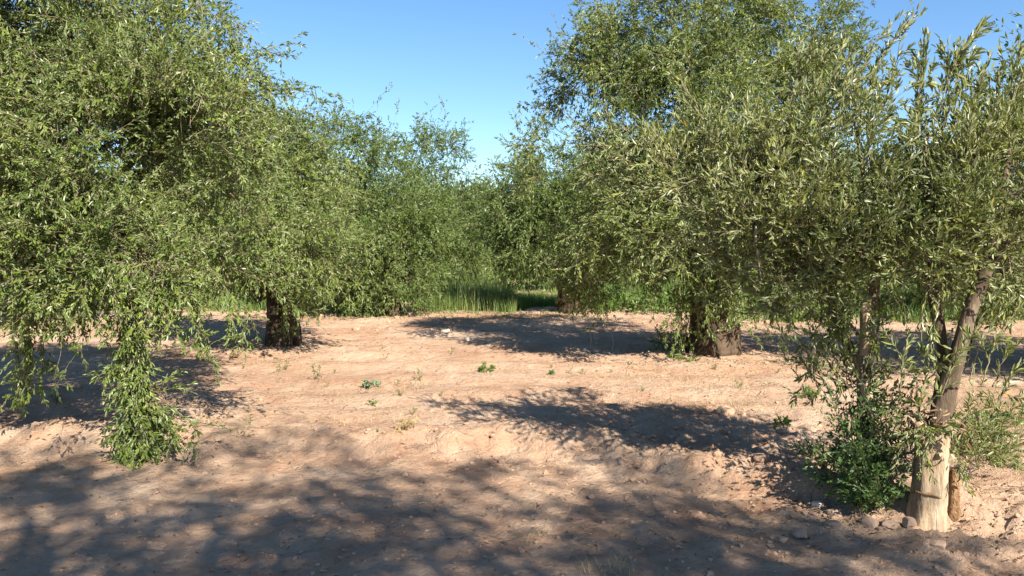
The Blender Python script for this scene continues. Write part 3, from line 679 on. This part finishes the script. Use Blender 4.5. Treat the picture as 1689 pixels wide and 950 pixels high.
for k, (x, y) in enumerate(far_pos):
    o = copy_tree(protoA if k % 2 else protoB)
    o.location = (x, y, float(gz(x, y))); o.rotation_euler.z = rr.uniform(0, 6.28); s = rr.uniform(.82, 1.08) * (.74 if abs(x + 1.5) < 4.5 else 1); o.scale = (s, s, s * rr.uniform(.9, 1.1))
    o['label'] = 'distant olive tree filling the background behind the nearer rows'; o['group'] = 'distant olive trees behind the rows'

# ---- tall roadside trees behind the viewpoint that dapple the foreground
def roadside(label, base, h, r, seed, spec):
    rg = np.random.default_rng(seed); b = np.array([base[0], base[1], float(gz(*base))])
    root = tag(empty('roadside_tree', b), label, 'tree', 'tall roadside trees shading the track'); cb = MB()
    C = crown(cb, rg, spec, 1.0, .10, .03, per=10, sides_=3, side_per=8, sp_per=10, cl_dens=3.5, cut=-.9, shape=4, side_twigs=False, clump_r=.27, sl=(.3, .7), side_len=.25, droop=(.05, .3))
    cb.build('crown', M_OL, root, b); tb = MB(); top = b + [0, 0, h]
    trunk_base(tb, rg, b, top, r, seed, 1.4)
    for t in C[rg.permutation(len(C))[:60]]: branches(tb, rg, top, [t], .07, .012)
    tb.build('trunk', [BARK], root, b); return root


def shade_lobe(px, py, hgt, r):
    """a lobe of the crown whose shadow falls on a ground point of the picture"""
    g = ground_at(px, py); k = hgt / TO_SUN.z
    return (g[0] + TO_SUN.x * k, g[1] + TO_SUN.y * k, g[2] + hgt, r, r, r * .7)


SH1 = [shade_lobe(*q) for q in [(40, 890, 7.4, .5), (210, 850, 7.6, .38), (150, 960, 7.0, .55), (110, 830, 7.5, .3), (330, 905, 7.2, .35), (500, 900, 7.2, .4), (430, 850, 7.3, .42), (590, 850, 7.6, .42), (420, 775, 7.9, .28), (330, 1000, 6.6, .6), (540, 950, 6.7, .5), (60, 775, 7.8, .25), (250, 950, 7.0, .4), (60, 980, 6.8, .5), (680, 985, 6.7, .5)]]
SH2 = [shade_lobe(*q) for q in [(680, 910, 7.3, .48), (770, 825, 7.5, .40), (860, 860, 7.2, .36), (820, 970, 6.8, .55), (1020, 840, 7.3, .4), (1040, 930, 6.9, .6), (1180, 890, 7.0, .5), (1290, 935, 6.8, .6), (1470, 950, 6.7, .55), (960, 990, 6.6, .5), (1160, 985, 6.6, .5), (1000, 780, 7.6, .28)]]
roadside('tall tree behind the viewpoint shading the left of the track', (1.9, -3.6), 4.6, .2, 201, SH1)
roadside('tall tree behind the viewpoint shading the right of the track', (4.9, -3.9), 4.6, .2, 202, SH2)

# ------------------------------------------------------------------ grass, weeds, litter, stones
def blades(mb, rg, B, L, W, lean=.45, segs=3, tint=None, mat_=0):
    n = len(B); a = rg.uniform(0, 6.28, n); dx = np.stack([np.cos(a), np.sin(a), np.zeros(n)], 1); sd = np.stack([-np.sin(a), np.cos(a), np.zeros(n)], 1)
    L = L * rg.uniform(.5, 1.25, n); le = lean * rg.uniform(.2, 1.6, n); V = []
    for k in range(segs + 1):
        f = k / segs; c = B + np.array([0, 0, 1]) * (L * f * (1 - .25 * le * f))[:, None] + dx * (L * le * f * f)[:, None]
        w = (W * (1 - f * .97) * .5); w = np.broadcast_to(w, (n,))[:, None]; V += [c - sd * w, c + sd * w]
    V = np.stack(V, 1); b = np.arange(n)[:, None] * (2 * segs + 2)
    F = np.concatenate([b + np.array([[2 * k, 2 * k + 1, 2 * k + 3, 2 * k + 2]]) for k in range(segs)])
    mb.add(V.reshape(-1, 3), F, mat_, np.repeat(tint if tint is not None else rg.random(n), 2 * segs + 2))


rg = np.random.default_rng(5)
gb = MB()
def grass_patch(n, x0, x1, y0, y1, L, W=.012, edge=.5, dens=None, tb=.5):
    x = rg.uniform(x0, x1, n); y = rg.uniform(y0, y1, n); y = y0 + (y - y0)
    k = vnoise(x * .7, y * .7, 21) + .6 * vnoise(x * 2.3, y * 2.3, 22)
    ok = (k > -.25 + rg.normal(0, .15, n)) & (y > y0 + edge * (vnoise(x * 1.1, x * .3, 23) + 1) * .8)
    x, y = x[ok], y[ok]; B = np.stack([x, y, gz(x, y) - .01], 1)
    blades(gb, rg, B, L * (1 + .5 * vnoise(x, y, 24)), W, tint=np.clip(rg.random(len(x)) * .7 + .3 * (vnoise(x * .8, y * .8, 25) * .5 + .5), 0, 1) * tb * 2)
grass_patch(17000, -3.0, 0.1, 17.4, 24, .33, .014, 1.1, tb=.5); grass_patch(1600, -2.6, 0.0, 18, 22, .75, .012, .3, tb=.75); grass_patch(15000, -1.6, 2.6, 18.2, 23, .24, .013, 1.2, tb=.42); grass_patch(12000, 1.9, 5.2, 17.2, 23, .42, .02, .3, tb=.55)
grass_patch(34000, 4.6, 15, 15.6, 25, .5, .022, .4, tb=.55); grass_patch(20000, -14, -3.0, 17.6, 25, .45, .022, tb=.55); grass_patch(26000, -18, 18, 24, 44, .6, .04)
grass_patch(1500, -3, .1, 17.2, 22, .5, .01, .2, tb=1.0); grass_patch(900, -4, 5, 16.2, 18, .15, .01, 0, tb=.7); grass_patch(2500, 4, 15, 14.6, 18, .2, .012, .6, tb=.7)
tag(gb.build('grass', [GRASS]), 'bright green grass growing between the far rows of trees', 'grass', kind='stuff')

sb_ = MB()
def straw(n, px0, px1, py0, py1, L, gate=0.0):
    c = []
    a = ground_at(px0, py1); b = ground_at(px1, py1); d = ground_at((px0 + px1) / 2, py0)
    x = rg.uniform(min(a[0], b[0]) * 1.0, max(a[0], b[0]), n); y = rg.uniform(a[1], d[1], n); x = x * y / a[1]
    ok = (vnoise(x * 1.6, y * 1.6, 31) + .5 * vnoise(x * 5, y * 5, 32)) > gate; x, y = x[ok], y[ok]
    blades(sb_, rg, np.stack([x, y, gz(x, y) - .005], 1), L, .004, 1.3, 2)
straw(1500, 980, 1340, 585, 690, .10, .1); straw(900, 520, 960, 640, 745, .09, .25); straw(1000, 1560, 1689, 660, 800, .12, .1); straw(400, 200, 500, 690, 745, .08, .2); straw(350, 850, 1050, 880, 945, .1, .3); straw(700, 380, 900, 590, 640, .08, .35); straw(500, 1200, 1600, 530, 600, .12, .2)
tag(sb_.build('dry_stubble', [STRAW]), 'thin dry straw stubble scattered over the bare soil', 'stubble', kind='stuff')

def rock_mesh(mb, rg, c, r, mat_=0, sub=2, flat=.7):
    import bmesh
    bm = bmesh.new(); bmesh.ops.create_icosphere(bm, subdivisions=sub, radius=1.0)
    V = np.array([v.co[:] for v in bm.verts]); F = np.array([[v.index for v in f.verts] for f in bm.faces]); bm.free()
    k = rg.normal(0, 1, (10, 3)); k = unit(k); o = rg.uniform(.45, .8, 10)
    for a, b in zip(k, o):
        h = V @ a; V = V - np.maximum(h - b, 0)[:, None] * a * .85
    V = V * (1 + .10 * np.sin(V @ rg.normal(0, 2.4, 3))[:, None] + .05 * np.sin(V @ rg.normal(0, 6, 3))[:, None])
    V = V * np.array([1, rg.uniform(.7, 1), flat]) * r; a = rg.uniform(0, 6.28); ca, sa = math.cos(a), math.sin(a)
    V = np.stack([V[:, 0] * ca - V[:, 1] * sa, V[:, 0] * sa + V[:, 1] * ca, V[:, 2]], 1)
    mb.add(V + c, F, mat_, .5, False)


# small crumbs of earth nobody could count
import bmesh
_bm = bmesh.new(); bmesh.ops.create_icosphere(_bm, subdivisions=1, radius=1.0)
ICO_V = np.array([v.co[:] for v in _bm.verts]); ICO_F = np.array([[v.index for v in f.verts] for f in _bm.faces]); _bm.free()
cb_ = MB()
def crumbs(n, cx, cy, sx, sy, r0, r1):
    x = rg.normal(cx, sx, n); y = rg.normal(cy, sy, n); ok = y > 2.6; x, y = x[ok], y[ok]; n = len(x)
    r = r0 + (r1 - r0) * rg.random(n) ** 6
    V = ICO_V[None] * (1 + rg.normal(0, .16, (n, len(ICO_V), 1))) * np.stack([r * rg.uniform(.8, 1.3, n), r * rg.uniform(.8, 1.3, n), r * rg.uniform(.5, .9, n)], 1)[:, None]
    V = V + np.stack([x, y, gz(x, y) + r * .2], 1)[:, None]
    F = (np.arange(n)[:, None, None] * len(ICO_V) + ICO_F[None]).reshape(-1, 3); cb_.add(V.reshape(-1, 3), F, 0, .5, False)
crumbs(900, 1.6, 6.3, 1.0, .9, .004, .034); crumbs(900, 2.6, 4.6, .8, .6, .003, .02); crumbs(600, .2, 6.2, 1.6, .3, .004, .024); crumbs(900, 0, 8.5, 4, 2.0, .004, .02); crumbs(500, -3.8, 6.9, .8, .5, .004, .022)
crumbs(2600, 0, 4.6, 2.2, .7, .003, .017); crumbs(700, 0, 15.8, 6, 1.2, .012, .07); crumbs(400, 2.7, 10.6, 1, .8, .01, .04)
tag(cb_.build('soil_crumbs', [CLOD]), 'loose crumbs of dry reddish earth strewn over the ground', 'soil', kind='stuff')

lb_ = MB()
def litter(n, cx, cy, sx, sy, L=.04):
    x = rg.normal(cx, sx, n); y = rg.normal(cy, sy, n); ok = y > 2.6; x, y = x[ok], y[ok]; n = len(x)
    D = rg.normal(0, 1, (n, 3)); D[:, 2] *= .12
    add_leaves(lb_, rg, np.stack([x, y, gz(x, y) + .008], 1), D, L, .012, 1.8, shape=4)
litter(900, 2.5, 4.9, .8, .5); litter(900, -3.6, 7.2, 1.3, 1.0, .05); litter(700, 2.4, 10.6, 1.5, 1.0, .05); litter(700, -3.7, 12, 1.3, 1, .06); litter(700, 0, 7, 3.5, 2.2); litter(500, 0, 4.4, 2, .6)
tag(lb_.build('leaf_litter', [LEAF_DRY]), 'fallen dry olive leaves lying on the soil', 'fallen leaves', kind='stuff')

def rock(px, py, rpx, label, m=STONE, group=None, cat='stone', name='stone', flat=.7, sub=3):
    g = ground_at(px, py); r = rpx * 1.0 * g[1] / FPX; mb = MB(); rock_mesh(mb, rg, g + [0, 0, r * flat * .32], r, 0, sub, flat)
    return tag(mb.build(name, [m], None, tuple(g)), label, cat, group)
G1 = 'stones round the foot of the near tree'
rock(1352, 836, 14, 'small pale stone lying half shaded left of the leafy shoots', STONE_PALE, G1)
rock(1374, 850, 17, 'grey stone resting just right of the small pale stone', STONE, G1)
rock(1376, 868, 20, 'broad stone sunk in soil in front of the leafy shoots', STONE, G1, flat=.55)
rock(1436, 866, 18, 'rounded brown stone at the foot of the green shoots', STONE, G1)
rock(1468, 868, 22, 'flat slab of stone leaning between shoots and stump', STONE, G1, flat=.4)
rock(1500, 866, 14, 'dark stone touching the base of the pale stump', STONE, G1)
rock(1320, 884, 22, 'half buried shaded stone left of the others on the track', STONE, G1, flat=.45)
rock(1545, 900, 20, 'low stone lying in shade in front of the stump', STONE, G1, flat=.45)
rock(1290, 892, 14, 'small low stone at the shaded left end of the stones', STONE, G1, flat=.5)
rock(308, 742, 6, 'little white stone beside the trailing leafy branch', STONE_PALE)
rock(735, 548, 8, 'pale lump at the left end of the far shadow', STONE_PALE, flat=.6)
rock(772, 561, 9, 'wide pale lump at the near rim of the far shadow', STONE_PALE, flat=.5)
G2 = 'dark clods of ploughed earth'
rock(1196, 682, 17, 'big dark earth clod on the rim of the near shadow', CLOD, G2, 'clod', 'earth_clod')
rock(1226, 686, 8, 'small earth clod right of the biggest clod', CLOD, G2, 'clod', 'earth_clod')
rock(1255, 760, 22, 'bulky earth clod in shade left of the green shoots', CLOD, G2, 'clod', 'earth_clod')
rock(1190, 712, 12, 'earth clod in shade below the biggest clod', CLOD, G2, 'clod', 'earth_clod')
rock(1290, 715, 11, 'earth clod near the right tip of the near shadow', CLOD, G2, 'clod', 'earth_clod')
rock(900, 715, 10, 'sunlit earth clod at the lower edge of the near shadow', CLOD, G2, 'clod', 'earth_clod')
rock(1120, 730, 10, 'earth clod lying mid way along the near shadow', CLOD, G2, 'clod', 'earth_clod')

def weed(name, label, px, py, m, n, ln, L, W, dr=.1, upb=.7, spread=.03, per=12, sides_=2, cat='weed', group=None):
    g = ground_at(px, py); mb = MB(); ln, L, W = (ln * .68, L * .8, W * .75) if cat == 'weed' else (ln, L, W); p0 = g + rg.normal(0, 1, (n, 3)) * np.array([spread, spread, 0]); p0[:, 2] = gz(p0[:, 0], p0[:, 1])
    d = rg.normal(0, .5, (n, 3)); d[:, 2] = np.abs(d[:, 2]) * .4 + upb
    sprays(mb, rg, p0, d, rg.uniform(.5, 1.1, n) * ln, dr, L, W, per, sides_, ln * .25, 6, twig_r=.0025, floor=.003)
    return tag(mb.build(name, [m, TWIG], None, tuple(g)), label, cat, group)
GW = 'weeds on the bare soil'
weed('thistle_plant', 'pale bluish green thistle rosette alone on the sunlit soil', 613, 637, THISTLE, 10, .11, .065, .022, .12, .5, .02, 10, 0, 'plant', GW)
weed('weed_plant', 'small yellowish green weed above the near shadow', 800, 613, GRASS, 9, .16, .05, .02, .1, .6, .04, group=GW)
weed('weed_plant', 'thin dark weed stalk between thistle and yellowish weed', 693, 628, LEAF, 3, .2, .04, .014, .0, 1.4, .02, 8, 1, group=GW)
weed('weed_plant', 'tiny weed right of the yellowish green weed', 912, 617, LEAF_SUCKER, 5, .12, .04, .014, .1, .8, .02, group=GW)
weed('weed_plant', 'spindly weed in front of the thick brown trunk', 525, 625, LEAF, 4, .26, .045, .014, .02, 1.4, .03, 9, 1, group=GW)
weed('weed_plant', 'low weed left of the spindly one by the thick trunk', 468, 612, LEAF, 4, .2, .045, .014, .05, 1.2, .03, 9, 1, group=GW)
weed('weed_plant', 'brownish dry weed clump below the thick brown trunk', 390, 590, LEAF_DRY, 8, .22, .05, .02, .1, .9, .04, group=GW)
weed('weed_plant', 'dry grassy weed on the sunlit bank', 672, 706, STRAW, 9, .14, .06, .008, .1, .8, .04, group=GW)
weed('weed_plant', 'faint dark weed on soil below the thistle', 614, 668, LEAF, 3, .12, .035, .014, .1, .6, .004, group=GW)
for px, py, h, lb in ((1010, 580, .42, 'tall thin bare weed stalk standing in the far shadow'), (974, 573, .34, 'shorter thin weed stalk left of the tall bare stalk')):
    g = ground_at(px, py); mb = MB(); tube(mb, [g - [0, 0, .03], g + [.01, 0, h * .4], g + [-.012, .01, h * .7], g + [.01, 0, h]], [.006, .005, .007, .003], 6, 0, .25, 0, px, 16)
    tag(mb.build('weed_stalk', [DEAD], None, tuple(g)), lb, 'weed', GW)
weed('weed_plant', 'green weed patch right of the near shadow tip', 1285, 700, GRASS, 10, .12, .04, .014, .1, .7, .03, group=GW)
weed('weed_plant', 'low green weed beside the left stem of the near tree', 1335, 655, GRASS, 14, .2, .045, .014, .1, .5, .04, group=GW)
weed('weed_plant', 'bluish weed in the shade at the left beside the hollow', 95, 660, THISTLE, 4, .16, .06, .016, .1, .8, .02, group=GW)
weed('weed_plant', 'feathery green weed tuft at the right edge by the stump', 1660, 700, GRASS, 18, .3, .06, .008, .1, .9, .04, group=GW)
weed('weed_plant', 'yellow green weed clump low in front of the stump side', 1655, 770, GRASS, 14, .24, .05, .008, .1, .7, .04, group=GW)
weed('weed_plant', 'leafy low clump leaning against the fluted trunk base', 1105, 576, LEAF, 16, .45, .06, .017, .15, .7, .1, 14, 3, 'plant', GW)
weed('weed_bush', 'bright green leafy weeds in the grass behind the fluted trunk', 1085, 514, GRASS, 60, .7, .09, .035, .12, .9, .5, 14, 3, 'bush', 'weed bushes at the grass edge')
weed('weed_bush', 'bright green weed bush behind the shadow right of the slim trunk', 1015, 512, GRASS, 40, .5, .09, .03, .12, .9, .45, 14, 3, 'bush', 'weed bushes at the grass edge')
weed('weed_bush', 'low green weeds glimpsed between the stems of the near tree', 1500, 508, GRASS, 60, .55, .09, .03, .12, .9, .7, 14, 3, 'bush', 'weed bushes at the grass edge')

# tiny seedlings dotted in uneven patches over the bare field
def sprout_mesh(k):
    r_ = np.random.default_rng(300 + k); mb = MB(); n = 3 + k % 3
    P = paths_from(r_, np.zeros((n, 3)), r_.normal(0, .4, (n, 3)) + [0, 0, .8], .07 + .03 * (k % 4), 5, .08, .15); P[:, :, 2] = np.maximum(P[:, :, 2], .004)
    add_twigs(mb, P, .002); foliate(mb, r_, P, .028, .008, 9, .2, 6)
    o = mb.build('weed_sprout', [[LEAF, GRASS, STRAW, LEAF_DRY][k % 4], TWIG]); return o
protos = [sprout_mesh(k) for k in range(8)]; spots = []
rs = random.Random(12)
for cx, cy, n in ((470, 605, 9), (560, 640, 7), (700, 645, 6), (840, 610, 6), (660, 700, 4), (1000, 600, 7), (1180, 640, 9), (1260, 620, 9), (420, 690, 6), (1610, 790, 6), (560, 590, 6), (760, 580, 6)):
    for _ in range(n): spots.append((cx + rs.gauss(0, 48), cy + rs.gauss(0, 14)))
for i, (px, py) in enumerate(spots):
    o = protos[i] if i < 8 else copy_tree(protos[i % 8])
    g = ground_at(px, max(548, py)); o.location = (g[0], g[1], g[2] - .004); o.rotation_euler.z = rs.uniform(0, 6.28); q = rs.uniform(.4, 1.0); o.scale = (q, q, q)
    tag(o, 'tiny weed sprout, one of many dotted over the sunlit bare soil', 'weed', 'tiny weed sprouts dotted over the bare field')
